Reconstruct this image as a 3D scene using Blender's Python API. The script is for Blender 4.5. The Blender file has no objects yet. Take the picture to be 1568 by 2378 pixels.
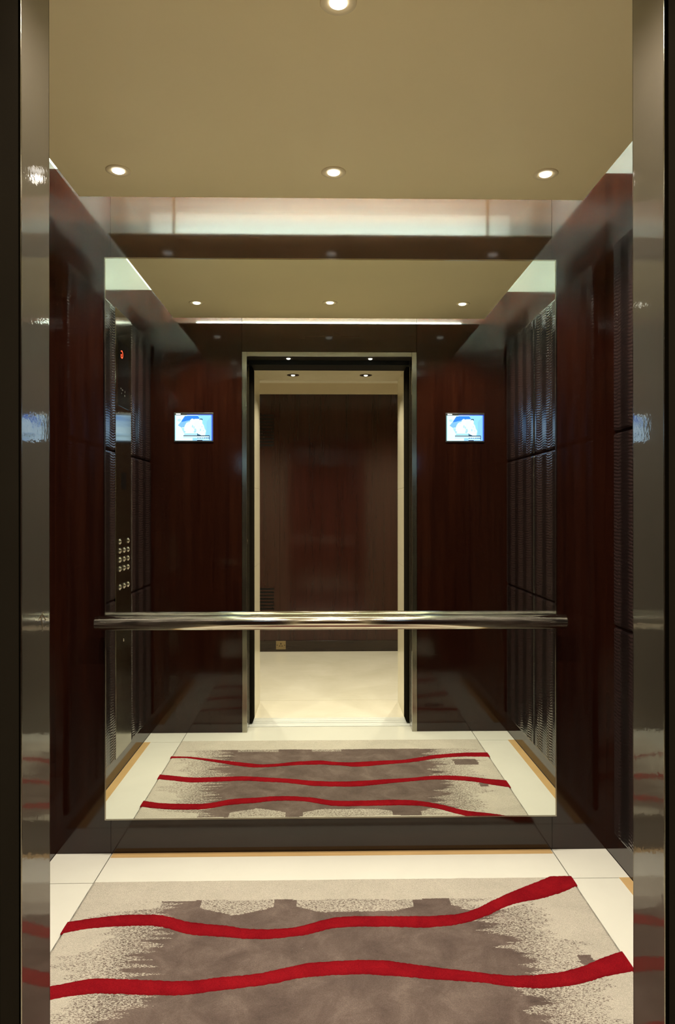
import bpy, bmesh, math
import numpy as np
from mathutils import Vector, Matrix

# ------------------------------------------------------------------ camera, world, exposure
SC = bpy.context.scene
COL = SC.collection
D = 2.677            # camera to the wood of the back wall
CX, EYE = -0.0316, 1.27
cam_d = bpy.data.cameras.new('camera')
cam = bpy.data.objects.new('camera', cam_d); COL.objects.link(cam)
cam_d.sensor_fit = 'VERTICAL'; cam_d.sensor_height = 36.0
cam_d.lens = 1660.0 / 2378.0 * 36.0
cam_d.clip_start = 0.02; cam_d.clip_end = 60
cam.matrix_world = (Matrix.Translation((CX, -D, EYE)) @ Matrix.Rotation(math.radians(-1.07), 4, 'Z')
                    @ Matrix.Rotation(math.radians(90.0), 4, 'X') @ Matrix.Rotation(-0.0009, 4, 'Z'))
SC.camera = cam
w = bpy.data.worlds.new('world'); SC.world = w; w.use_nodes = True
w.node_tree.nodes['Background'].inputs[0].default_value = (0, 0, 0, 1)
w.node_tree.nodes['Background'].inputs[1].default_value = 0.0
vs = SC.view_settings
vs.view_transform = 'Standard'; vs.look = 'None'; vs.exposure = 0.0; vs.gamma = 1.0
vs.use_curve_mapping = False

P_CAR = 48.0        # each lift downlight
P_SOF = 12.0         # the two small lights in the door head
P_LOB = 75.0        # each unseen lamp added to light the lobby
TUBE = 420.0         # fluorescent tubes over the ceiling panel
SCREEN = 2.1
WARM = (1.0, 0.90, 0.75)

# ------------------------------------------------------------------ main planes (metres)
WX = 1.0305                       # side walls
YF = -1.512                       # inside face of the front wall
YJ = -1.617                       # outer end of the steel jamb
OW, OT = 0.4765, 2.167            # door opening half width, top
LW, LT = 0.462, 2.150             # landing opening half width, top
YL0, YL1 = -1.795, -2.175         # stone portal
YO = -3.907                       # lobby wall opposite
HW, HP, HR = 2.547, 2.3695, 2.86  # top of wood, ceiling panel, roof
LC = 2.44                         # lobby ceiling
RX, RY0, RY1 = 0.822, -1.347, -0.215   # rug recess
YG = -0.031                       # face of the mirror

# ------------------------------------------------------------------ helpers
def srgb(r, g, b):
    f = lambda c: (c/255)/12.92 if c/255 <= 0.04045 else (((c/255)+0.055)/1.055)**2.4
    return (f(r), f(g), f(b))

class MB:
    def __init__(s): s.bm = bmesh.new()
    def box(s, x0, x1, y0, y1, z0, z1, mi=0, bev=0.0):
        b = s.bm
        vs_ = [b.verts.new(p) for p in ((x0,y0,z0),(x1,y0,z0),(x1,y1,z0),(x0,y1,z0),(x0,y0,z1),(x1,y0,z1),(x1,y1,z1),(x0,y1,z1))]
        fs = []
        for q in ((3,2,1,0),(4,5,6,7),(0,1,5,4),(1,2,6,5),(2,3,7,6),(3,0,4,7)):
            f = b.faces.new([vs_[i] for i in q]); f.material_index = mi; fs.append(f)
        if bev > 0:
            es = list({e for f in fs for e in f.edges})
            r = bmesh.ops.bevel(b, geom=es, offset=bev, segments=2, affect='EDGES', profile=0.5)
            for f in r['faces']: f.material_index = mi
        return s
    def lathe(s, c, axis, prof, n=32, mi=0, smooth=True, cap=True):
        """prof = [(radius, height)], revolved round axis through c"""
        b = s.bm; ax = Vector(axis).normalized()
        u = ax.orthogonal().normalized(); v = ax.cross(u)
        rings = []
        for r, h in prof:
            ce = Vector(c) + ax*h
            if r < 1e-6: rings.append([b.verts.new(ce)])
            else: rings.append([b.verts.new(ce + u*r*math.cos(2*math.pi*i/n) + v*r*math.sin(2*math.pi*i/n)) for i in range(n)])
        for a, d in zip(rings[:-1], rings[1:]):
            for i in range(n):
                j = (i+1) % n
                if len(a) == 1 and len(d) == 1: continue
                if len(a) == 1: q = [a[0], d[i], d[j]]
                elif len(d) == 1: q = [a[i], a[j], d[0]]
                else: q = [a[i], a[j], d[j], d[i]]
                f = b.faces.new(q); f.smooth = smooth; f.material_index = mi
        return s
    def tube(s, p0, p1, r, n=32, mi=0, edge=0.0015):
        L = (Vector(p1)-Vector(p0)).length
        return s.lathe(p0, Vector(p1)-Vector(p0), [(0,0),(r-edge,0),(r,edge),(r,L-edge),(r-edge,L),(0,L)], n, mi)
    def build(s, name, mats, parent=None, loc=None):
        bmesh.ops.recalc_face_normals(s.bm, faces=s.bm.faces)
        me = bpy.data.meshes.new(name)
        if loc is not None:
            bmesh.ops.translate(s.bm, verts=s.bm.verts, vec=-Vector(loc))
        s.bm.to_mesh(me); s.bm.free()
        for m in (mats if isinstance(mats, (list, tuple)) else [mats]): me.materials.append(m)
        o = bpy.data.objects.new(name, me); COL.objects.link(o)
        if loc is not None: o.location = loc
        if parent:
            o.parent = parent
        return o

def tag(o, label, cat, group=None, kind=None):
    if label: o['label'] = label
    if cat: o['category'] = cat
    if group: o['group'] = group
    if kind: o['kind'] = kind
    return o
def struct(o, label=None, cat=None):
    o['kind'] = 'structure'
    if label: o['label'] = label
    if cat: o['category'] = cat
    return o
def thing(name, loc, label, cat, group=None):
    o = bpy.data.objects.new(name, None); COL.objects.link(o); o.location = loc; o.empty_display_size = 0.05
    return tag(o, label, cat, group)
def dup(root, loc, label, group=None):
    r = root.copy(); COL.objects.link(r); r.location = loc; r['label'] = label
    if group: r['group'] = group
    for ch in list(root.children):
        c = ch.copy(); COL.objects.link(c); c.parent = r
        for g in list(ch.children):
            d = g.copy(); COL.objects.link(d); d.parent = c
    return r

# ------------------------------------------------------------------ materials
def new_mat(name):
    m = bpy.data.materials.new(name); m.use_nodes = True
    nt = m.node_tree; return m, nt, nt.nodes['Principled BSDF']
def N(nt, t, **kw):
    n = nt.nodes.new(t)
    for k, v in kw.items(): setattr(n, k, v)
    return n
def coords(nt, scale=(1,1,1), rot=(0,0,0)):
    tc = N(nt, 'ShaderNodeTexCoord'); mp = N(nt, 'ShaderNodeMapping')
    mp.inputs['Scale'].default_value = scale; mp.inputs['Rotation'].default_value = rot
    nt.links.new(tc.outputs['Object'], mp.inputs['Vector']); return mp.outputs['Vector']
def noise(nt, vec, scale, detail=3, rough=0.5, dist=0.0):
    n = N(nt, 'ShaderNodeTexNoise'); n.inputs['Scale'].default_value = scale
    n.inputs['Detail'].default_value = detail; n.inputs['Roughness'].default_value = rough
    n.inputs['Distortion'].default_value = dist
    nt.links.new(vec, n.inputs['Vector']); return n.outputs['Fac']
def ramp(nt, fac, stops, interp='LINEAR'):
    r = N(nt, 'ShaderNodeValToRGB'); r.color_ramp.interpolation = interp
    e = r.color_ramp.elements
    while len(e) < len(stops): e.new(0.5)
    for el, (p, c) in zip(e, stops):
        el.position = p; el.color = (*c, 1) if len(c) == 3 else c
    nt.links.new(fac, r.inputs['Fac']); return r.outputs['Color']
def bump(nt, h, strength, dist, b, sock='Normal'):
    bp = N(nt, 'ShaderNodeBump'); bp.inputs['Strength'].default_value = strength
    bp.inputs['Distance'].default_value = dist
    nt.links.new(h, bp.inputs['Height']); nt.links.new(bp.outputs['Normal'], b.inputs[sock]); return bp
def simple(name, col, rough=0.5, metal=0.0, spec=0.5, coat=0.0, coat_rough=0.05, vary=0.06, vscale=6.0):
    m, nt, b = new_mat(name)
    f = noise(nt, coords(nt), vscale, 4)
    c0 = tuple(c*(1-vary) for c in col); c1 = tuple(min(1, c*(1+vary)) for c in col)
    nt.links.new(ramp(nt, f, [(0.3, c0), (0.7, c1)]), b.inputs['Base Color'])
    b.inputs['Roughness'].default_value = rough; b.inputs['Metallic'].default_value = metal
    b.inputs['Specular IOR Level'].default_value = spec
    b.inputs['Coat Weight'].default_value = coat; b.inputs['Coat Roughness'].default_value = coat_rough
    return m
def emit(name, col, strength):
    m, nt, b = new_mat(name)
    b.inputs['Base Color'].default_value = (*col, 1)
    b.inputs['Emission Color'].default_value = (*col, 1); b.inputs['Emission Strength'].default_value = strength
    return m
def wood(name, scale, dark=(0.0070, 0.0017, 0.0012), light=(0.024, 0.0062, 0.0027), cr=0.09):
    m, nt, b = new_mat(name)
    v = coords(nt, scale)
    f1 = noise(nt, v, 1.0, 6, 0.6, 0.25)
    v2 = coords(nt, tuple(s*6 for s in scale))
    f2 = noise(nt, v2, 1.0, 3, 0.7)
    mx = N(nt, 'ShaderNodeMix'); mx.data_type = 'FLOAT'; mx.inputs[0].default_value = 0.35
    nt.links.new(f1, mx.inputs[2]); nt.links.new(f2, mx.inputs[3])
    nt.links.new(ramp(nt, mx.outputs[0], [(0.30, dark), (0.52, tuple((a+c)/2 for a, c in zip(dark, light))), (0.72, light)]), b.inputs['Base Color'])
    b.inputs['Roughness'].default_value = 0.45
    b.inputs['Specular IOR Level'].default_value = 0.0
    b.inputs['Coat Weight'].default_value = 1.0; b.inputs['Coat Roughness'].default_value = cr
    b.inputs['Coat IOR'].default_value = 1.5
    bump(nt, mx.outputs[0], 0.03, 0.002, b, 'Coat Normal')
    return m
M = {}
M['wood_v'] = wood('mahogany_vertical_grain', (22, 22, 0.9))
M['wood_h'] = wood('mahogany_horizontal_grain', (0.9, 20, 22), (0.008, 0.0026, 0.0016), (0.030, 0.0120, 0.0050))
M['wood_lobby'] = wood('lobby_mahogany', (16, 16, 0.8), (0.022, 0.0066, 0.0046), (0.042, 0.0115, 0.0080), 0.12)
M['wood_plinth'] = wood('dark_plinth_wood', (1, 16, 16), (0.016, 0.009, 0.006), (0.03, 0.017, 0.011), 0.15)
M['groove'] = simple('black_groove', (0.006, 0.004, 0.003), 0.8)
M['black'] = simple('black_painted_metal', (0.004, 0.004, 0.003), 0.5, spec=0.2)
M['door_edge'] = simple('dark_bronze_door', (0.011, 0.0088, 0.006), 0.6, spec=0.0)
M['white'] = simple('white_cove_paint', (0.88, 0.89, 0.85), 0.7, vary=0.02)
M['beige'] = simple('beige_ceiling_paint', (0.87, 0.74, 0.44), 0.55, spec=0.25, vary=0.02, vscale=2)
M['lob_ceil'] = simple('lobby_ceiling_paint', (0.80, 0.75, 0.62), 0.7, vary=0.02)
M['lob_fascia'] = simple('lobby_cornice_paint', (0.60, 0.51, 0.36), 0.7, vary=0.02)
M['ring'] = simple('beige_light_trim', (0.83, 0.70, 0.43), 0.4, 0.0, vary=0.02)
M['ring_dark'] = simple('bronze_light_trim', (0.05, 0.035, 0.02), 0.3, 0.6)
M['lamp'] = emit('warm_lamp_glass', (1.0, 0.94, 0.84), 2.5)
M['tube'] = emit('fluorescent_tube', (0.86, 1.0, 0.89), TUBE)
M['groove_line'] = simple('grey_stone_joint', (0.20, 0.17, 0.12), 0.8)
M['floor_strip'] = simple('honey_floor_strip', (0.52, 0.34, 0.15), 0.25)
M['grout'] = simple('dark_grout', (0.03, 0.027, 0.02), 0.9)
M['plastic_dark'] = simple('black_glass', (0.004, 0.004, 0.004), 0.12, spec=0.15)
M['brass'] = simple('satin_brass', (0.33, 0.25, 0.14), 0.35, 1.0)
M['chrome'] = simple('polished_chrome', (0.75, 0.73, 0.66), 0.08, 1.0)
M['red_led'] = emit('red_led', (1.0, 0.07, 0.02), 1.6)
M['grey_print'] = simple('grey_print', (0.035, 0.035, 0.03), 0.6)

def stone(name, c0, c1, rough=0.07):
    m, nt, b = new_mat(name)
    f = noise(nt, coords(nt), 2.2, 6, 0.6, 0.6)
    nt.links.new(ramp(nt, f, [(0.3, c0), (0.7, c1)]), b.inputs['Base Color'])
    b.inputs['Roughness'].default_value = rough
    return m
M['stone'] = stone('cream_polished_stone', (0.655, 0.635, 0.555), (0.70, 0.68, 0.595))
M['stone_lobby'] = stone('lobby_cream_stone', (0.74, 0.68, 0.54), (0.86, 0.80, 0.67), 0.12)
M['stone_wall'] = stone('cream_wall_stone', (0.66, 0.59, 0.42), (0.74, 0.67, 0.50), 0.2)

def steel(name, col, rough, stretch=None, bs=0.0, bscale=200, aniso=0.0):
    m, nt, b = new_mat(name)
    b.inputs['Metallic'].default_value = 1.0
    v = coords(nt, stretch or (1, 1, 1))
    f = noise(nt, v, 60 if stretch else 8, 3)
    nt.links.new(ramp(nt, f, [(0.3, tuple(c*0.93 for c in col)), (0.7, tuple(c*1.05 for c in col))]), b.inputs['Base Color'])
    b.inputs['Roughness'].default_value = rough
    b.inputs['Anisotropic'].default_value = aniso
    if bs > 0:
        h = noise(nt, coords(nt, stretch or (1, 1, 1)), bscale, 2)
        bump(nt, h, bs, 0.0006, b)
    return m
M['jamb'] = steel('polished_bronze_steel', (0.092, 0.077, 0.056), 0.42)
jb = M['jamb'].node_tree.nodes['Principled BSDF']; jb.inputs['Coat Weight'].default_value = 1.0
jb.inputs['Coat IOR'].default_value = 1.9; jb.inputs['Coat Roughness'].default_value = 0.035
bump(M['jamb'].node_tree, noise(M['jamb'].node_tree, coords(M['jamb'].node_tree), 130, 2), 0.10, 0.0006, jb, 'Coat Normal')
M['frame'] = steel('satin_steel_frame', (0.37, 0.35, 0.285), 0.17)
M['cop'] = steel('brushed_steel_plate', (0.36, 0.34, 0.28), 0.16, (1, 0.02, 1), 0.0, aniso=0.95)
tn = M['cop'].node_tree.nodes.new('ShaderNodeCombineXYZ'); tn.inputs[1].default_value = 1.0
M['cop'].node_tree.links.new(tn.outputs[0], M['cop'].node_tree.nodes['Principled BSDF'].inputs['Tangent'])
M['rail'] = simple('brushed_steel_rail', (0.64, 0.59, 0.48), 0.14, 1.0, vary=0.01, vscale=1.0)
M['sill'] = steel('aluminium_sill', (0.85, 0.85, 0.80), 0.45, (0.02, 1, 1))
M['sill'].node_tree.nodes['Principled BSDF'].inputs['Metallic'].default_value = 0.35
# mirror glass
m, nt, b = new_mat('mirror_silver'); M['mirror'] = m
b.inputs['Metallic'].default_value = 1.0; b.inputs['Roughness'].default_value = 0.0
b.inputs['Base Color'].default_value = (0.87, 0.91, 0.84, 1)

# crocodile-embossed leather, lying in the y/z plane
def leather():
    m, nt, b = new_mat('embossed_leather')
    tc = N(nt, 'ShaderNodeTexCoord'); sp = N(nt, 'ShaderNodeSeparateXYZ')
    nt.links.new(tc.outputs['Object'], sp.inputs[0])
    def mth(op, a, c=None, c2=None):
        n = N(nt, 'ShaderNodeMath', operation=op)
        for i, v in enumerate((a, c, c2)):
            if v is None: continue
            if isinstance(v, (int, float)): n.inputs[i].default_value = v
            else: nt.links.new(v, n.inputs[i])
        return n.outputs[0]
    y, z = sp.outputs['Y'], sp.outputs['Z']
    n1 = noise(nt, coords(nt, (1, 9, 3)), 1.6, 2)
    n2 = noise(nt, coords(nt, (1, 40, 14)), 1.0, 2)
    tri = mth('PINGPONG', mth('ADD', y, mth('MULTIPLY', n1, 0.10)), 0.07)
    zz = mth('ADD', z, mth('MULTIPLY', tri, 0.14))
    zz = mth('ADD', zz, mth('MULTIPLY', n2, 0.014))
    saw = mth('FRACT', mth('MULTIPLY', zz, 80.0))          # a ridge every 11.6 mm
    ridge = mth('POWER', mth('SUBTRACT', 1.0, mth('ABSOLUTE', mth('SUBTRACT', mth('MULTIPLY', saw, 2.0), 1.0))), 0.55)
    band = mth('SINE', mth('MULTIPLY', mth('ADD', y, mth('MULTIPLY', n1, 0.02)), 2*math.pi/0.155))
    mask = N(nt, 'ShaderNodeMapRange'); mask.inputs['From Min'].default_value = -0.55; mask.inputs['From Max'].default_value = 0.25
    mask.inputs['To Min'].default_value = 0.16; mask.inputs['To Max'].default_value = 1.0
    nt.links.new(band, mask.inputs['Value'])
    h = mth('MULTIPLY', ridge, mask.outputs[0])
    h = mth('ADD', h, mth('MULTIPLY', band, 0.10))
    bump(nt, h, 0.8, 0.0026, b)
    nt.links.new(ramp(nt, h, [(0.0, (0.005, 0.003, 0.003)), (0.7, (0.020, 0.011, 0.010))]), b.inputs['Base Color'])
    b.inputs['Roughness'].default_value = 0.25
    b.inputs['Specular IOR Level'].default_value = 0.55
    return m
M['leather'] = leather()

# ------------------------------------------------------------------ the lift car
# floor: cream slabs over dark grout, a shallow recess holds the rug
g = 0.0018
f = MB()
f.box(-WX, WX, YJ, 0.0, -0.03, -0.004, 1)
ys = (YJ, RY0, RY1, 0.0); xs = (-WX, -RX, RX, WX)
for i in range(3):
    for j in range(3):
        if i == 1 and j == 1: continue
        y0, y1 = ys[j], ys[j+1]
        if j == 0 and i != 1: y0 = YF
        f.box(xs[i]+g, xs[i+1]-g, y0+g, y1-g, -0.004, 0.0, 0)
struct(f.build('floor', [M['stone'], M['grout']]))
def floor_strip(name, box, label):  # thin honey coloured strip on the floor along the foot of a wall
    tag(MB().box(*box).build(name, M['floor_strip']), label, 'floor strip')
floor_strip('honey_strip', (-RX+0.004, RX-0.004, -0.036, -0.003, 0.0, 0.0012), 'narrow honey coloured strip on the floor along the foot of the mirror wall')
floor_strip('honey_strip', (-WX+0.003, -WX+0.040, RY0, RY1, 0.0, 0.0012), 'narrow honey coloured strip on the floor below the button panel wall')
floor_strip('honey_strip', (WX-0.040, WX-0.003, RY0, RY1, 0.0, 0.0012), 'narrow honey coloured strip on the floor below the right leather wall')

T = 0.03
# back wall: two narrow vertical-grain panels, horizontal-grain centre, black joints behind
o = struct(MB().box(-WX, WX, 0.012, T, 0, HW).build('wall_back', M['groove']))
SX = 0.8265
MB().box(-WX, -SX-0.0006, 0, 0.012, 0.0, HW).build('side_panel', M['wood_v'], o)
MB().box(SX+0.0006, WX, 0, 0.012, 0.0, HW).build('side_panel', M['wood_v'], o)
MB().box(-SX+0.0006, SX-0.0006, 0, 0.012, 0.0, HW).build('centre_panel', M['wood_h'], o)
# side walls with a vertical joint near the front corner
for nm, s in (('wall_left', -1), ('wall_right', 1)):
    a = sorted((s*(WX+0.012), s*(WX+T))); c = sorted((s*WX, s*(WX+0.012)))
    o = struct(MB().box(a[0], a[1], YJ, T, 0, HW).build(nm, M['groove']))
    MB().box(c[0], c[1], -1.461, 0.012, 0.0, HW).build('wood_panel', M['wood_v'], o)
    MB().box(c[0], c[1], YJ, -1.463, 0.0, HW).build('wood_panel', M['wood_v'], o)
# front wall round the doorway
FW = OW + 0.028
o = struct(MB().box(-WX, -OW-0.008, YJ, YF-0.012, 0, HW).box(OW+0.008, WX, YJ, YF-0.012, 0, HW).box(-OW-0.008, OW+0.008, YJ, YF-0.012, OT+0.005, HW).build('wall_front', M['groove']))
MB().box(-WX, -FW-0.001, YF-0.012, YF, 0.0, HW).build('wood_panel', M['wood_v'], o)
MB().box(FW+0.001, WX, YF-0.012, YF, 0.0, HW).build('wood_panel', M['wood_v'], o)
MB().box(-FW+0.001, FW-0.001, YF-0.012, YF, OT+0.028, HW).build('header_panel', M['wood_h'], o)
# white cavity over the walls
struct(MB().box(-WX-T, WX+T, YJ, T, HR, HR+0.03)
       .box(-WX-T, -WX, YJ, T, HW, HR).box(WX, WX+T, YJ, T, HW, HR)
       .box(-WX, WX, 0, T, HW, HR).box(-WX, WX, YJ, YF, HW, HR).build('ceiling', M['white']))

# floating beige ceiling panel with the frame it hangs from
PX, PY0, PY1 = 0.8847, -1.444, -0.170
t = thing('ceiling_panel', (0, (PY0+PY1)/2, HP), 'large flat beige panel hung below the lift roof, light glowing round it', 'ceiling panel')
def kid(mb, name, mat, root): return mb.build(name, mat, root, None if root is None else None)
def part(mb, name, mat, root):
    """mesh written in world coordinates, parented to root placed at root.location"""
    bmesh.ops.translate(mb.bm, verts=mb.bm.verts, vec=-Vector(root.location))
    return mb.build(name, mat, root)
part(MB().box(-PX, PX, PY0, PY1, HP, HP+0.007, bev=0.002), 'panel', M['beige'], t)
part(MB().box(-0.80, 0.80, -1.15, -0.50, HP+0.007, 2.595, bev=0.003), 'lighting_box', M['white'], t)
for sx in (-0.66, 0.66):
    part(MB().tube((sx, -0.33, HP+0.005), (sx, -0.33, HR), 0.006), 'hanger_rod', M['brass'], t)
    part(MB().tube((sx, -1.24, HP+0.005), (sx, -1.24, HR), 0.006), 'hanger_rod', M['brass'], t)
# fluorescent battens lying on the panel
def batten(p0, p1, label):
    c = (Vector(p0)+Vector(p1))/2
    r = thing('fluorescent_batten', c, label, 'light fitting', 'fluorescent battens above the ceiling panel')
    v = (Vector(p1)-Vector(p0)).normalized(); q = Vector((abs(v.y), abs(v.x), 0))
    a = Vector(p0)-q*0.02; b_ = Vector(p1)+q*0.02
    part(MB().box(min(a.x,b_.x), max(a.x,b_.x), min(a.y,b_.y), max(a.y,b_.y), HP+0.007, HP+0.020), 'tray', M['white'], r)
    part(MB().tube(Vector(p0)+Vector((0,0,0.032)), Vector(p1)+Vector((0,0,0.032)), 0.013, 16), 'tube', M['tube'], r)
zt = HP+0.004
batten((-0.78, -0.38, zt), (0.78, -0.38, zt), 'white fluorescent batten on the ceiling panel nearest the mirror wall')
batten((-0.80, -1.30, zt), (0.80, -1.30, zt), 'white fluorescent batten on the ceiling panel nearest the doorway')

# downlights
def spot(root, z, power, size, blend, rad, col=WARM):
    ld = bpy.data.lights.new('lamp_light', 'SPOT'); ld.energy = power; ld.spot_size = math.radians(size)
    ld.spot_blend = blend; ld.shadow_soft_size = rad; ld.color = col
    lo = bpy.data.objects.new('lamp_light', ld); COL.objects.link(lo); lo.parent = root; lo.location = (0, 0, z)
    return lo
def make_downlight(loc, label, group, ring, R, r, power, size=135, blend=0.8):
    t = thing('downlight', loc, label, 'ceiling light', group)
    MB().lathe((0,0,0), (0,0,-1), [(R, 0), (R, 0.0015), (R-0.002, 0.003), (r+0.010, 0.003), (r+0.006, 0.0008), (r, 0.0008), (r, 0.0)], 48).build('trim_ring', ring, t)
    MB().lathe((0,0,0), (0,0,-1), [(r, 0.0), (r, 0.0035), (r*0.8, 0.006), (r*0.45, 0.0075), (0, 0.008)], 32).build('lamp_glass', M['lamp'], t)
    spot(t, -0.030, power, size, blend, 0.014)
    return t
GR = 'downlights in the beige lift ceiling'
d0 = make_downlight((-0.693, -0.364, HP), 'round downlight in the beige ceiling, left one of the row nearest the mirror', GR, M['ring'], 0.040, 0.0195, P_CAR)
dup(d0, (0.0, -0.364, HP), 'round downlight in the beige ceiling, middle one of the row nearest the mirror')
dup(d0, (0.690, -0.364, HP), 'round downlight in the beige ceiling, right one of the row nearest the mirror')
dup(d0, (-0.700, -1.150, HP), 'round downlight at the door end of the lift ceiling, left in the mirror reflection')
dup(d0, (0.0, -1.136, HP), 'round downlight in the beige ceiling cut by the top edge of the photo')
dup(d0, (0.700, -1.150, HP), 'round downlight at the door end of the lift ceiling, right in the mirror reflection')

# mirror
t = thing('wall_mirror', (0.0, 0.0, 0.1364), 'tall frameless wall mirror with thin steel edge reflecting the open doorway', 'mirror')
MX0, MX1, MZ0, MZ1 = -0.8400, 0.8330, 0.1364, 2.208
part(MB().box(MX0+0.004, MX1-0.004, YG, -0.012, MZ0+0.004, MZ1-0.004), 'mirror_glass', M['mirror'], t)
e = MB()
e.box(MX0, MX1, YG-0.001, 0, MZ1-0.004, MZ1); e.box(MX0, MX1, YG-0.001, 0, MZ0, MZ0+0.004)
e.box(MX0, MX0+0.004, YG-0.001, 0, MZ0+0.004, MZ1-0.004); e.box(MX1-0.004, MX1, YG-0.001, 0, MZ0+0.004, MZ1-0.004)
part(e, 'edge_trim', M['frame'], t)
part(MB().box(MX0+0.004, MX1-0.004, -0.012, 0.0, MZ0+0.004, MZ1-0.004), 'backing_board', M['black'], t)

# handrail
RZ, RYY, RR = 0.870, -0.083, 0.0262
t = thing('handrail', (0, YG, RZ), 'long round brushed steel handrail across the lower part of the mirror', 'handrail')
part(MB().tube((-0.858, RYY, RZ), (0.852, RYY, RZ), RR, 64, edge=0.004), 'rail', M['rail'], t)
for x in (-0.62, 0.0, 0.62):
    part(MB().tube((x, YG-0.001, RZ), (x, RYY, RZ), 0.008, 24).tube((x, YG-0.001, RZ), (x, YG-0.006, RZ), 0.017, 24), 'bracket', M['rail'], t)

# leather columns
def leather_column(s, y0, y1, label):
    t = thing('leather_wall_panel', (s*WX, (y0+y1)/2, 0.095), label, 'wall panel', 'embossed leather wall panels')
    zz = (0.095, 0.855, 1.557, 2.245)
    for k in range(3):
        b = MB(); xa = sorted((s*(WX+0.004), s*(WX-0.012)))
        b.box(xa[0], xa[1], y0+0.004, y1-0.004, zz[k]+0.003, zz[k+1]-0.003, bev=0.010)
        for f_ in b.bm.faces: f_.smooth = False
        part(b, 'leather_tile', M['leather'], t)
    return t
leather_column(-1, -1.493, -1.068, 'dark embossed leather wall panel between the button plate and the doorway corner')
leather_column(-1, -0.794, -0.444, 'dark embossed leather wall panel just on the mirror side of the button plate')
leather_column(-1, -0.442, -0.092, 'dark embossed leather wall panel on the left wall closest to the mirror')
leather_column(1, -1.493, -0.943, 'wide dark embossed leather panel of the right wall next to the doorway corner')
leather_column(1, -0.941, -0.518, 'middle dark embossed leather panel of the right wall')
leather_column(1, -0.516, -0.092, 'dark embossed leather panel at the right edge of the photo, nearest the mirror')

# car operating panel on the left wall
xw = -WX
t = thing('lift_control_panel', (xw, -0.931, 0.095), 'tall brushed steel lift control plate with round buttons on the left wall', 'control panel')
part(MB().box(xw-0.002, xw+0.010, -1.066, -0.796, 0.095, 2.245, bev=0.0015), 'face_plate', M['cop'], t)
dd = part(MB().box(xw+0.008, xw+0.0115, -1.018, -0.838, 1.784, 2.096, bev=0.001), 'display_window', M['plastic_dark'], t)
def text_mesh(body, size, name, mat, parent, loc_world, extrude=0.0004, offset=0.0):
    cu = bpy.data.curves.new(name, 'FONT'); cu.body = body; cu.size = size; cu.extrude = extrude; cu.offset = offset
    cu.align_x = 'CENTER'; cu.align_y = 'CENTER'
    ob = bpy.data.objects.new(name, cu); COL.objects.link(ob)
    bpy.context.view_layer.update()
    me = bpy.data.meshes.new_from_object(ob.evaluated_get(bpy.context.evaluated_depsgraph_get()))
    bpy.data.objects.remove(ob)
    # letters face +X, read upright: local x -> +Y, local y -> +Z, local z -> +X
    me.transform(Matrix(((0,0,1,0),(1,0,0,0),(0,1,0,0),(0,0,0,1))))
    me.materials.clear(); me.materials.append(mat)
    o = bpy.data.objects.new(name, me); COL.objects.link(o); o.parent = parent
    o.location = Vector(loc_world) - Vector(t.location)
    return o
text_mesh('G', 0.055, 'floor_indicator', M['red_led'], dd, (xw+0.0122, -0.895, 2.037))['label'] = 'glowing red letter G'
for (yy, zz, a, b_) in ((-0.905, 1.868, .020, .006), (-0.880, 1.872, .014, .005), (-0.948, 1.866, .006, .010), (-0.890, 1.850, .006, .006), (-0.945, 1.846, .012, .008)):
    mk = part(MB().box(xw+0.0115, xw+0.0118, yy-a/2, yy+a/2, zz-b_/2, zz+b_/2), 'printed_mark', M['grey_print'], t); mk.parent = dd
part(MB().box(xw+0.008, xw+0.0112, -0.972, -0.890, 1.383, 1.466, bev=0.0005), 'card_reader', M['plastic_dark'], t)
ycol = (-0.867, -0.941, -1.012)
for r_, z_ in enumerate((1.127, 1.083, 1.039, 0.995, 0.907)):
    for c_, y_ in enumerate(ycol):
        if r_ == 0 and c_ == 1: continue
        b = part(MB().lathe((xw+0.0098, y_, z_), (1, 0, 0), [(0.0150, 0), (0.0150, 0.002), (0.0140, 0.0042), (0.0118, 0.0046), (0.0110, 0.0030), (0.0, 0.0030)], 32), 'button', M['chrome'], t)
        cap = part(MB().lathe((xw+0.0098+0.0028, y_, z_), (1, 0, 0), [(0.0104, 0), (0.0098, 0.002), (0.0065, 0.0044), (0.0, 0.0054)], 24), 'button_cap', M['chrome'], t)
        cap.parent = b
part(MB().lathe((xw+0.0098, -0.93, 0.640), (1, 0, 0), [(0.007, 0), (0.007, 0.002), (0.0, 0.002)], 20), 'key_switch', M['chrome'], t)

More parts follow.
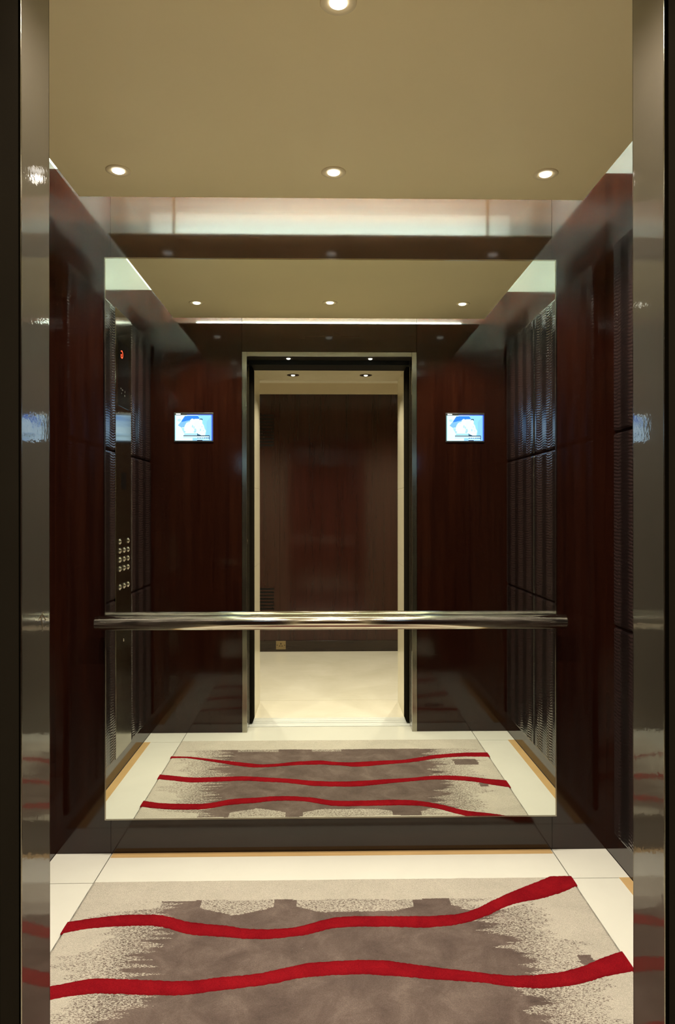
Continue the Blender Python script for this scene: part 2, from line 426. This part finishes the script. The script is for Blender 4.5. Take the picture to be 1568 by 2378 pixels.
# small television screens on the front wall, picture computed cell by cell
def screen_mesh(x0, x1, z0, z1, y):
    nx, nz = 132, 88
    U, V = np.meshgrid((np.arange(nx)+0.5)/nx, 1-(np.arange(nz)+0.5)/nz)     # V from the top
    img = np.zeros((nz, nx, 3)); img[:] = (246, 251, 255)
    def fill(mask, c, a=1.0):
        img[mask] = img[mask]*(1-a) + np.array(c)*a
    def poly(pts):
        m_ = np.zeros(U.shape, bool); n = len(pts)
        for i in range(n):
            (xa, ya), (xb, yb) = pts[i], pts[(i+1) % n]
            if ya == yb: continue
            cr = ((ya > V) != (yb > V)) & (U < (xb-xa)*(V-ya)/(yb-ya)+xa)
            m_ ^= cr
        return m_
    def ell(cx, cz, rx, rz): return ((U-cx)/rx)**2 + ((V-cz)/rz)**2 < 1
    rect = lambda a, b_, c, d_: (U > a) & (U < b_) & (V > c) & (V < d_)
    fill(poly([(.30,0),(1,0),(1,1),(.78,1),(.84,.62),(.70,.25),(.62,0)]), (186,219,243))
    fill(poly([(.86,.25),(1,0),(1,1),(.84,1)]), (176,206,240), .6)
    fill(poly([(.08,.40),(.17,.25),(.47,.16),(.44,.30),(.30,.46),(.17,.49)]), (172,201,236))
    fill(poly([(.27,.03),(.62,.02),(.67,.14),(.47,.17),(.18,.27),(.17,.24)]), (92,160,228))
    fill(poly([(.17,.50),(.28,.50),(.27,.70),(.21,.62)]), (205,222,235))
    fill(ell(.12,.20,.05,.05), (205,214,236), .7)
    fill(ell(.40,.55,.15,.30), (252,253,255)); fill(ell(.47,.24,.06,.10), (250,252,255))
    fill(rect(.30,.40,.28,.31), (215,226,240)); fill(rect(.28,.38,.36,.385), (238,244,252))
    fill(ell(.67,.56,.13,.28), (247,250,253)); fill(rect(.53,.68,.145,.19), (255,255,255))
    fill(ell(.705,.17,.045,.035), (70,110,130)); fill(ell(.70,.27,.042,.10), (250,252,255))
    for cx, cz, rx, rz in ((.475,.44,.018,.06),(.515,.48,.018,.05),(.55,.60,.03,.08),(.69,.58,.018,.045),(.73,.45,.012,.02),(.77,.61,.014,.02),(.53,.66,.03,.03),(.26,.66,.03,.04)):
        fill(ell(cx, cz, rx, rz), (196,212,220), .75)
    fill(rect(.25,.60,.72,.78), (200,220,238)); fill(poly([(.60,.70),(.63,.74),(.70,.78),(.70,.82),(.60,.80)]), (110,140,150))
    fill(rect(.48,.98,.90,1), (190,215,245))
    fill(rect(.23,.94,.80,.825), (45,70,95)); fill(rect(.23,.94,.825,.88), (240,250,250)); fill(rect(.23,.58,.88,.892), (150,165,175))
    for a in np.arange(.60,.94,.058): fill(rect(a, a+.045, .885, .905), (20,35,60))
    fill(rect(.60,.94,.915,.965), (225,240,252)); fill(rect(.60,.74,.972,1), (25,40,80)); fill(rect(.925,.94,.80,.97), (45,70,95))
    fill(rect(0,.025,0,1), (210,235,235)); fill(rect(.975,1,0,1), (140,175,235))
    lin = np.where(img/255 <= .04045, img/255/12.92, ((img/255+.055)/1.055)**2.4)**1.6*np.array((.58, .78, 1.0))
    xs_ = np.linspace(x0, x1, nx+1); zs_ = np.linspace(z0, z1, nz+1)
    verts = [(x, y, z) for z in zs_ for x in xs_]
    faces = [(j*(nx+1)+i, j*(nx+1)+i+1, (j+1)*(nx+1)+i+1, (j+1)*(nx+1)+i) for j in range(nz) for i in range(nx)]
    me = bpy.data.meshes.new('display'); me.from_pydata(verts, [], [f_[::-1] for f_ in faces]); me.update()
    at = me.color_attributes.new('picture', 'FLOAT_COLOR', 'CORNER')
    c = np.ones((nz*nx, 4, 4), np.float32); c[:, :, :3] = lin.reshape(-1, 1, 3)
    # V runs from the top for row index 0 of img built bottom-up: row j has v = 1-(j+.5)/nz
    at.data.foreach_set('color', c.ravel())
    return me
m, nt, b = new_mat('screen_picture'); M['picture'] = m
a = N(nt, 'ShaderNodeAttribute'); a.attribute_name = 'picture'
b.inputs['Base Color'].default_value = (0.01, 0.01, 0.01, 1); b.inputs['Roughness'].default_value = 0.2
nt.links.new(a.outputs['Color'], b.inputs['Emission Color']); b.inputs['Emission Strength'].default_value = SCREEN
M['blue_edge'] = emit('blue_backlight_bleed', (0.01, 0.03, 0.30), 0.8)
M['bezel'] = simple('dark_grey_bezel', (0.03, 0.03, 0.03), 0.3)
def make_screen(x0, x1, label):
    t = thing('wall_screen', ((x0+x1)/2, YF, 1.673), label, 'television screen', 'small screens beside the doorway')
    z0, z1 = 1.673, 1.842
    part(MB().box(x0, x1, YF, YF+0.006, z0, z1, bev=0.0015), 'bezel', M['bezel'], t)
    me = screen_mesh(x0+0.006, x1-0.008, z0+0.008, z1-0.015, YF+0.0064)
    me.materials.append(M['picture']); me.transform(Matrix.Translation(-Vector(t.location)))
    o = bpy.data.objects.new('display', me); COL.objects.link(o); o.parent = t
    part(MB().box(x1-0.0078, x1-0.003, YF+0.006, YF+0.0066, z0+0.008, z1-0.010).box(x0+0.075, x1-0.003, YF+0.006, YF+0.0066, z1-0.0148, z1-0.010), 'backlight_edge', M['blue_edge'], t)
    part(MB().box(x0+0.012, x0+0.038, YF+0.006, YF+0.0066, z1-0.011, z1-0.006), 'status_light', M['lamp_small'], t)
M['lamp_small'] = emit('white_status_light', (0.8, 0.9, 1.0), 1.2)
make_screen(-0.894, -0.668, 'small blue and white screen on dark wood left of the reflected doorway')
make_screen(0.671, 0.897, 'small blue and white screen on dark wood right of the reflected doorway')

# steel door frame of the car
t = thing('lift_door_frame', (0, YF, 0), 'polished bronze steel frame lining the lift doorway, seen at both photo edges', 'door frame')
def jamb(s):
    b = MB(); a = sorted((s*OW, s*(OW+0.008)))
    b.box(a[0], a[1], YJ, YF+0.002, 0, OT, bev=0.001)
    return part(b, 'jamb', M['jamb'], t)
jl = jamb(-1); jr = jamb(1)
for s in (-1, 1):
    a = sorted((s*OW, s*FW)); part(MB().box(a[0], a[1], YF-0.001, YF+0.003, 0, OT+0.026, bev=0.001), 'face_strip', M['frame'], t)
    a = sorted((s*(OW-0.001), s*(OW+0.02))); part(MB().box(a[0], a[1], YJ-0.004, YJ, 0, OT, bev=0.001), 'edge_bead', M['frame'], t)
part(MB().box(-OW, OW, YF-0.001, YF+0.003, OT, OT+0.026, bev=0.001), 'head_strip', M['frame'], t)
part(MB().box(-OW-0.008, OW+0.008, YJ, YF+0.002, OT, OT+0.005), 'soffit', M['jamb'], t)
sc = MB()                                      # scratch on the left jamb
def stroke(b, p, q, wd=0.0011):
    p, q = Vector(p), Vector(q); d_ = (q-p).normalized(); n_ = Vector((0, -d_.z, d_.y))*wd
    x = -OW+0.0002
    vs_ = [b.bm.verts.new((x, v.y, v.z)) for v in (p+n_, q+n_, q-n_, p-n_)]
    b.bm.faces.new(vs_)
yb = -1.535
stroke(sc, (0, yb-0.020, 1.103), (0, yb+0.0, 1.112)); stroke(sc, (0, yb-0.012, 1.106), (0, yb-0.004, 1.085)); stroke(sc, (0, yb-0.006, 1.108), (0, yb+0.008, 1.098))
s_ = part(sc, 'scratch', M['brass'], t); s_['label'] = 'small scratched mark'; s_.parent = jl

G2 = 'small downlights in the door head'
d1 = make_downlight((-0.239, -1.560, OT), 'tiny downlight in the steel door head, over the left half of the doorway', G2, M['ring_dark'], 0.027, 0.012, P_SOF, 150)
dup(d1, (0.239, -1.560, OT), 'tiny downlight in the steel door head, over the right half of the doorway')

# sliding door leaves, pushed open on both sides
def leaf(name, s, y0, y1, label):
    a = sorted((s*LW, s*(LW+0.50)))
    t = thing(name, ((a[0]+a[1])/2, (y0+y1)/2, 0.008), label, 'sliding door')
    part(MB().box(a[0], a[1], y0, y1, 0.008, 2.14, bev=0.002), 'door_leaf', M['door_edge'], t)
    e = sorted((s*(LW-0.0025), s*(LW-0.0002)))
    part(MB().box(e[0], e[1], y0+0.003, y1-0.003, 0.012, 2.135), 'edge_seal', M['door_edge'], t)
leaf('car_door', -1, -1.729, -1.665, 'dark sliding lift car door drawn open, its edge at the left side of the photo')
leaf('car_door', 1, -1.729, -1.665, 'dark sliding lift car door drawn open, its edge at the right side of the photo')
leaf('landing_door', -1, -1.785, -1.7315, 'dark outer landing door drawn open on the left, behind the car door')
leaf('landing_door', 1, -1.785, -1.7315, 'dark outer landing door drawn open on the right, behind the car door')
tag(MB().box(-1.0, 1.0, YL0, YJ-0.005, 2.142, 2.30).build('door_header', M['black']), 'black door track cover spanning the top of the doorway', 'door header')
# sills
for nm, y0, y1, lb in (('car_sill', -1.725, YJ-0.004, 'grooved aluminium threshold of the lift car in the doorway'),
                       ('landing_sill', YL0, -1.733, 'grooved aluminium threshold of the lobby side in the doorway')):
    b = MB(); w_ = (y1-y0)/3
    b.box(-0.98, 0.98, y0, y1, -0.03, -0.008, 1)
    b.box(-0.98, 0.98, y0, y0+w_*0.85, -0.008, 0.002, 0, 0.001); b.box(-0.98, 0.98, y0+w_*1.05, y1-w_*0.85, -0.008, 0.001, 0, 0.001)
    b.box(-0.98, 0.98, y1-w_*0.65, y1, -0.008, 0.002, 0, 0.001)
    tag(b.build(nm, [M['sill'], M['black']]), lb, 'threshold')

# ------------------------------------------------------------------ rug
def vnoise(x, y, seed):
    xi, yi = np.floor(x).astype(int), np.floor(y).astype(int); xf, yf = x-xi, y-yi
    def h(a, b_): 
        n = (a*374761393 + b_*668265263 + seed*1442695041) & 0xffffffff
        n = ((n ^ (n >> 13))*1274126177) & 0xffffffff
        return ((n ^ (n >> 16)) & 0xffff)/65535.0
    sx, sy = xf*xf*(3-2*xf), yf*yf*(3-2*yf)
    return (h(xi, yi)*(1-sx)+h(xi+1, yi)*sx)*(1-sy) + (h(xi, yi+1)*(1-sx)+h(xi+1, yi+1)*sx)*sy
ss = lambda a, b_, x: (lambda q: q*q*(3-2*q))(np.clip((x-a)/(b_-a), 0, 1))
def unproj(px, py, zg=0.010, mirrored=False):
    """floor point seen at a pixel of the photograph, directly or in the mirror"""
    F = 1660.0; th = math.radians(1.07)
    dx, dy = (px-784)/F, (py-1189-0.0009*(-(px-784)))/F
    dirx = dx*math.cos(th)+math.sin(th); diry = -dx*math.sin(th)+math.cos(th)
    k = (EYE-zg)/dy
    x, y = CX+k*dirx, -D+k*diry
    return (x, 2*YG-y) if mirrored else (x, y)
A_up = [(159,2140),(215,2131),(280,2124),(360,2122.5),(390,2126.5),(430,2139),(480,2145),(530,2148.5),(565,2156),(615,2157.5),(675,2154),(710,2147.5),(750,2135),(784,2128.5),(834,2126),(909,2126.5),(994,2126.5),(1064,2122.5),(1104,2110),(1149,2087.5),(1199,2065),(1259,2041.5)]
A_lo = [(142.5,2167.5),(200,2156),(260,2151),(350,2148.5),(385,2153.5),(425,2167.5),(465,2172.5),(525,2175),(565,2180),(625,2180),(670,2176),(715,2170),(755,2159),(784,2153.5),(834,2151),(909,2151.5),(984,2153.5),(1044,2150),(1094,2139),(1134,2125),(1179,2101.5),(1224,2092.5),(1264,2085),(1304,2072.5),(1339,2056)]
B_up = [(111,2290),(165,2280),(210,2271),(300,2272.5),(400,2277.5),(455,2276),(510,2267.5),(560,2265),(605,2259),(655,2247.5),(715,2235),(784,2230.5),(844,2227.5),(894,2228.5),(944,2236),(1009,2245),(1084,2254),(1144,2261),(1199,2265),(1254,2262.5),(1304,2256),(1354,2242.5),(1399,2222.5),(1441.5,2207.5)]
B_lo = [(111,2322.5),(155,2313.5),(210,2306),(300,2309),(400,2311.5),(450,2307.5),(500,2301),(550,2295),(625,2285),(700,2270),(784,2263),(854,2262.5),(924,2266.5),(994,2272.5),(1064,2277.5),(1124,2281),(1174,2290),(1219,2294),(1264,2294),(1314,2290),(1364,2280),(1409,2266),(1463,2256)]
z5 = lambda L: [(300+a/3.136, 1680+b_/3.136) for a, b_ in L]
z6 = lambda L: [(750+a/2.851, 1680+b_/2.851) for a, b_ in L]
C_up = z5([(295,258),(430,260),(560,275),(700,290),(830,305),(950,318),(1080,312),(1200,298),(1330,290),(1400,288)]) + z6([(80,272),(190,275),(300,268),(420,262),(540,258),(650,240),(740,225),(850,215),(960,208),(1090,208)])
C_lo = z5([(295,272),(410,270),(520,285),(640,305),(760,325),(890,342),(1000,340),(1130,328),(1250,322),(1400,318)]) + z6([(100,295),(200,305),(290,303),(400,290),(540,280),(640,268),(740,250),(840,240),(960,235),(1105,237)])
def curve(pts, mirrored=False):
    q = sorted(unproj(a, b_, mirrored=mirrored) for a, b_ in pts)
    X = np.array([p[0] for p in q]); Y = np.array([p[1] for p in q])
    xs_ = np.linspace(-RX, RX, 700)
    y = np.interp(xs_, X, Y)
    sl = (Y[2]-Y[0])/(X[2]-X[0]); y[xs_ < X[0]] = Y[0]+(xs_[xs_ < X[0]]-X[0])*sl
    sr = (Y[-1]-Y[-3])/(X[-1]-X[-3]); y[xs_ > X[-1]] = Y[-1]+(xs_[xs_ > X[-1]]-X[-1])*sr
    k = np.hanning(31); k /= k.sum()
    yp = np.concatenate([y[0]+(y[0]-y[15:0:-1])*1.0, y, y[-1]+(y[-1]-y[-2:-17:-1])*1.0])
    return xs_, np.convolve(yp, k, 'valid')
# field of taupe pile
nx, ny = 620, 426
gx = np.linspace(-RX+0.001, RX-0.001, nx); gy = np.linspace(RY0+0.001, RY1-0.001, ny)
X, Y = np.meshgrid(gx, gy)
finger = (vnoise(X*5, Y*55, 3)*0.6+vnoise(X*9, Y*120, 5)*0.4-0.5)
big = vnoise(X*1.0+7, Y*9, 11)-0.5
big2 = vnoise(X*1.0, Y*8, 21)-0.5
f2 = (vnoise(X*6+9, Y*60, 13)*0.6+vnoise(X*9, Y*130, 15)*0.4-0.5)
fl = 0.40*ss(-0.745, -0.715, X+0.16*finger+0.13*big) + 0.14*ss(-0.72, -0.56, X) + 0.46*ss(-0.555, -0.505, X+0.20*f2+0.10*big)
fr = 1-(0.46*ss(0.475, 0.525, X-0.20*f2+0.12*big2) + 0.14*ss(0.52, 0.68, X) + 0.40*ss(0.695, 0.725, X-0.16*finger+0.15*big2))
cell = np.floor((X+0.03*vnoise(X*0, Y*60, 9))/0.105).astype(int)
rnd = ((cell*2654435761) & 0xffff)/65535.0
topy = -0.345-0.010*rnd
ft = (Y < topy).astype(float)
hn = vnoise(X*6.3+3, Y*0, 63)
half = (Y > topy-0.075*hn-0.01*finger-0.008) & (hn > 0.47)
ft = np.where(half & (ft > 0), 0.46, ft)
fb = ss(-1.190, -1.178, Y+0.006*vnoise(X*9, Y*0, 4))
fbh = np.where((Y < -1.150) & (vnoise(X*5, Y*0, 77) > 0.62), 0.55, 1.0)
frac = fl*fr*ft*fb*fbh
for (a, b_, c_, d_) in ((0.62, 0.741, -1.02, -0.94), (0.688, 0.726, -0.705, -0.655)):
    jag = 0.012*(vnoise(X*30, Y*200, 8)-0.5)
    frac = np.where((X+jag > a) & (X+jag < b_) & (Y > c_) & (Y < d_), 1.0, frac)
edge = np.minimum(np.minimum(X+RX, RX-X), np.minimum(Y-RY0, RY1-Y))
Z = 0.0075*ss(0, 0.010, edge) + 0.0008*(vnoise(X*70, Y*70, 1)-0.5) + 0.0010*(vnoise(X*18, Y*18, 2)-0.5)
Xe = X + np.where((X == gx[0]) | (X == gx[-1]), 0.003*(vnoise(X*0, Y*60, 31)-0.5), 0)
Ye = Y + np.where((Y == gy[0]) | (Y == gy[-1]), 0.004*(vnoise(X*40, Y*0, 33)-0.5), 0)
me = bpy.data.meshes.new('pile')
co = np.stack([Xe, Ye, np.maximum(Z, -0.002)+0.001], -1).reshape(-1, 3)
idx = np.arange(nx*ny).reshape(ny, nx)
fa = np.stack([idx[:-1, :-1], idx[:-1, 1:], idx[1:, 1:], idx[1:, :-1]], -1).reshape(-1, 4)
me.vertices.add(len(co)); me.vertices.foreach_set('co', co.astype(np.float32).ravel())
me.loops.add(fa.size); me.loops.foreach_set('vertex_index', fa.astype(np.int32).ravel())
me.polygons.add(len(fa)); me.polygons.foreach_set('loop_start', (np.arange(len(fa))*4).astype(np.int32))
try: me.polygons.foreach_set('loop_total', np.full(len(fa), 4, np.int32))
except Exception: pass
me.polygons.foreach_set('use_smooth', np.ones(len(fa), bool))
me.update(calc_edges=True); me.validate()
at = me.attributes.new('taupe', 'FLOAT', 'POINT'); at.data.foreach_set('value', frac.astype(np.float32).ravel())

def pile_mat(name, red=False):
    m, nt, b = new_mat(name)
    v = coords(nt)
    fine = noise(nt, v, 420, 3, 0.7); cloud = noise(nt, v, 9.0, 6, 0.68, 0.5)
    def mixc(f_, c0, c1):
        mx = N(nt, 'ShaderNodeMix'); mx.data_type = 'RGBA'
        if isinstance(f_, float): mx.inputs[0].default_value = f_
        else: nt.links.new(f_, mx.inputs[0])
        for i, c in ((6, c0), (7, c1)):
            if isinstance(c, tuple): mx.inputs[i].default_value = (*c, 1)
            else: nt.links.new(c, mx.inputs[i])
        return mx.outputs[2]
    if red:
        base = ramp(nt, cloud, [(0.3, (0.165, 0.0045, 0.0085)), (0.7, (0.265, 0.0085, 0.013))])
    else:
        beige = ramp(nt, cloud, [(0.3, (0.47, 0.425, 0.35)), (0.7, (0.55, 0.495, 0.41))])
        taupe = ramp(nt, cloud, [(0.28, (0.082, 0.055, 0.046)), (0.5, (0.130, 0.092, 0.076)), (0.72, (0.195, 0.144, 0.120))])
        at_ = N(nt, 'ShaderNodeAttribute'); at_.attribute_name = 'taupe'
        st = noise(nt, coords(nt, (145, 420, 1)), 1.0, 2, 0.5, 0.9)
        thr = N(nt, 'ShaderNodeMapRange'); thr.inputs['To Min'].default_value = 0.80; thr.inputs['To Max'].default_value = 0.22
        nt.links.new(at_.outputs['Fac'], thr.inputs['Value'])
        df = N(nt, 'ShaderNodeMath', operation='SUBTRACT'); nt.links.new(st, df.inputs[0]); nt.links.new(thr.outputs[0], df.inputs[1])
        sm = N(nt, 'ShaderNodeMapRange'); sm.inputs['From Min'].default_value = -0.02; sm.inputs['From Max'].default_value = 0.02
        nt.links.new(df.outputs[0], sm.inputs['Value'])
        base = mixc(sm.outputs[0], beige, taupe)
    tint = ramp(nt, fine, [(0.3, (0.66, 0.66, 0.66)), (0.7, (1.22, 1.22, 1.22))])
    mul = N(nt, 'ShaderNodeMix'); mul.data_type = 'RGBA'; mul.blend_type = 'MULTIPLY'; mul.inputs[0].default_value = 1.0
    nt.links.new(base, mul.inputs[6]); nt.links.new(tint, mul.inputs[7])
    nt.links.new(mul.outputs[2], b.inputs['Base Color'])
    b.inputs['Roughness'].default_value = 0.95; b.inputs['Specular IOR Level'].default_value = 0.0 if red else 0.08
    b.inputs['Sheen Weight'].default_value = 0.0 if red else 0.05
    bump(nt, fine, 0.9, 0.003, b)
    return m
t = thing('wool_rug', (0, (RY0+RY1)/2, 0), 'beige and taupe wool rug with wavy red stripes set into the lift floor', 'rug')
me.materials.append(pile_mat('taupe_and_beige_pile')); me.transform(Matrix.Translation(-Vector(t.location)))
o = bpy.data.objects.new('pile', me); COL.objects.link(o); o.parent = t
red = pile_mat('red_pile', True)
def stripe(up, lo, mirrored):
    xs_, yu = curve(up, mirrored); _, yl = curve(lo, mirrored)
    if mirrored: yu, yl = yl-0.04, yu-0.04
    yu = np.minimum(yu, RY1-0.001)+0.0030*(vnoise(xs_*160, xs_*0, 51)-0.5); yl = np.minimum(yl, RY1-0.001)+0.0030*(vnoise(xs_*160, xs_*0, 52)-0.5)
    b = bmesh.new(); rows = []
    for k, (q, h) in enumerate(((0, 0.0060), (0.02, 0.0095), (0.25, 0.0102), (0.5, 0.0103), (0.75, 0.0102), (0.98, 0.0095), (1, 0.0060))):
        rows.append([b.verts.new((x, a*(1-q)+c*q, h)) for x, a, c in zip(xs_, yl, yu)])
    for r0, r1 in zip(rows[:-1], rows[1:]):
        for i in range(len(xs_)-1):
            if yu[i]-yl[i] < 0.002: continue
            f_ = b.faces.new((r0[i], r0[i+1], r1[i+1], r1[i])); f_.smooth = True
    mb = MB(); mb.bm.free(); mb.bm = b
    s = part(mb, 'stripe', red, t); s['label'] = 'wavy crimson stripe'
stripe(A_up, A_lo, False); stripe(B_up, B_lo, False); stripe(C_up, C_lo, True)

# ------------------------------------------------------------------ lobby behind the camera, seen in the mirror
LX = 1.9
b = MB(); b.box(-LX, LX, YO-0.03, YL0, -0.03, -0.003, 1)
for (x0, x1, y0, y1) in ((-LX, LX, -2.209, YL0), (-LX, LX, YO, -2.209)):
    b.box(x0+g, x1-g, y0+g, y1-g, -0.003, 0, 0)
struct(b.build('floor_lobby', [M['stone_lobby'], M['groove_line']]))
struct(MB().box(-LX, LX, YO-0.03, YL0, LC, LC+0.03).build('ceiling_lobby', M['lob_ceil']))
b = MB()
for s in (-1, 1):
    for z0, z1 in ((0, 0.93), (0.9315, 1.42), (1.4215, LC)):
        a = sorted((s*LW, s*LX)); b.box(a[0], a[1], YL1, YL0, z0, z1)
b.box(-LW, LW, YL1, YL0, LT, LC)
struct(b.build('wall_landing', M['stone_wall']))
for nm, s in (('wall_lobby_left', -1), ('wall_lobby_right', 1)):
    a = sorted((s*LX, s*(LX+0.03))); struct(MB().box(a[0], a[1], YO-0.03, YL1, 0, LC).build(nm, M['stone_wall']))
o = struct(MB().box(-LX, LX, YO-0.03, YO-0.012, 0, LC).build('wall_lobby_back', M['groove']))
for x0, x1 in ((-LX, -0.437), (-0.435, 0.176), (0.178, LX)):
    MB().box(x0, x1, YO-0.012, YO, 0.0, 2.343).build('wood_panel', M['wood_lobby'], o)
MB().box(-LX, LX, YO-0.012, YO+0.03, 2.343, LC).build('cornice', M['lob_fascia'], o)
struct(MB().box(-LX, LX, YO, YO+0.012, 0, 0.10, bev=0.002).build('baseboard_lobby', M['wood_plinth']))
def grille(z0, label):
    t = thing('ventilation_grille', (-0.64, YO, z0), label, 'ventilation grille', 'ventilation grilles in the lobby wood wall')
    n = 10; h = 0.30/n
    sl = MB(); bk = MB().box(-0.79, -0.489, YO, YO+0.001, z0, z0+0.30)
    part(bk, 'opening', M['groove'], t)
    for k in range(n+1):
        zc = z0+k*h; sl.box(-0.792, -0.487, YO, YO+0.008, zc-0.0060, zc+0.0060)
    part(sl, 'slats', M['wood_lobby'], t)
grille(1.863, 'dark slatted ventilation grille high in the lobby wood wall, above the other grille')
grille(0.285, 'dark slatted ventilation grille low in the lobby wood wall, reflected behind the handrail')
t = thing('power_socket', (-0.426, YO+0.012, 0.022), 'small square brass power socket low on the dark lobby skirting', 'socket')
part(MB().box(-0.470, -0.382, YO+0.010, YO+0.019, 0.022, 0.098, bev=0.002), 'face_plate', M['brass'], t)
part(MB().box(-0.430, -0.422, YO+0.019, YO+0.0194, 0.066, 0.080).box(-0.443, -0.430, YO+0.019, YO+0.0194, 0.050, 0.056).box(-0.422, -0.409, YO+0.019, YO+0.0194, 0.050, 0.056), 'pin_hole', M['groove'], t)
for x in (-0.460, -0.392):
    part(MB().lathe((x, YO+0.019, 0.060), (0, 1, 0), [(0.004, 0), (0.004, 0.001), (0, 0.0015)], 16), 'screw', M['black'], t)
G3 = 'unseen downlights added to light the lobby'
l0 = make_downlight((-0.2306, -1.979, LT), 'bronze ringed downlight in the stone lintel over the doorway, on the left', 'downlights in the stone lintel', M['ring_dark'], 0.039, 0.0125, P_SOF, 120)
dup(l0, (0.237, -1.979, LT), 'bronze ringed downlight in the stone lintel over the doorway, on the right')
l1 = make_downlight((-0.70, -3.00, LC), 'unseen bronze ringed downlight added to light the lobby, on the left', G3, M['ring_dark'], 0.052, 0.016, P_LOB)  # extra pair of lamps, hidden from view, added to brighten the lobby
dup(l1, (0.70, -3.00, LC), 'unseen bronze ringed downlight added to light the lobby, on the right')
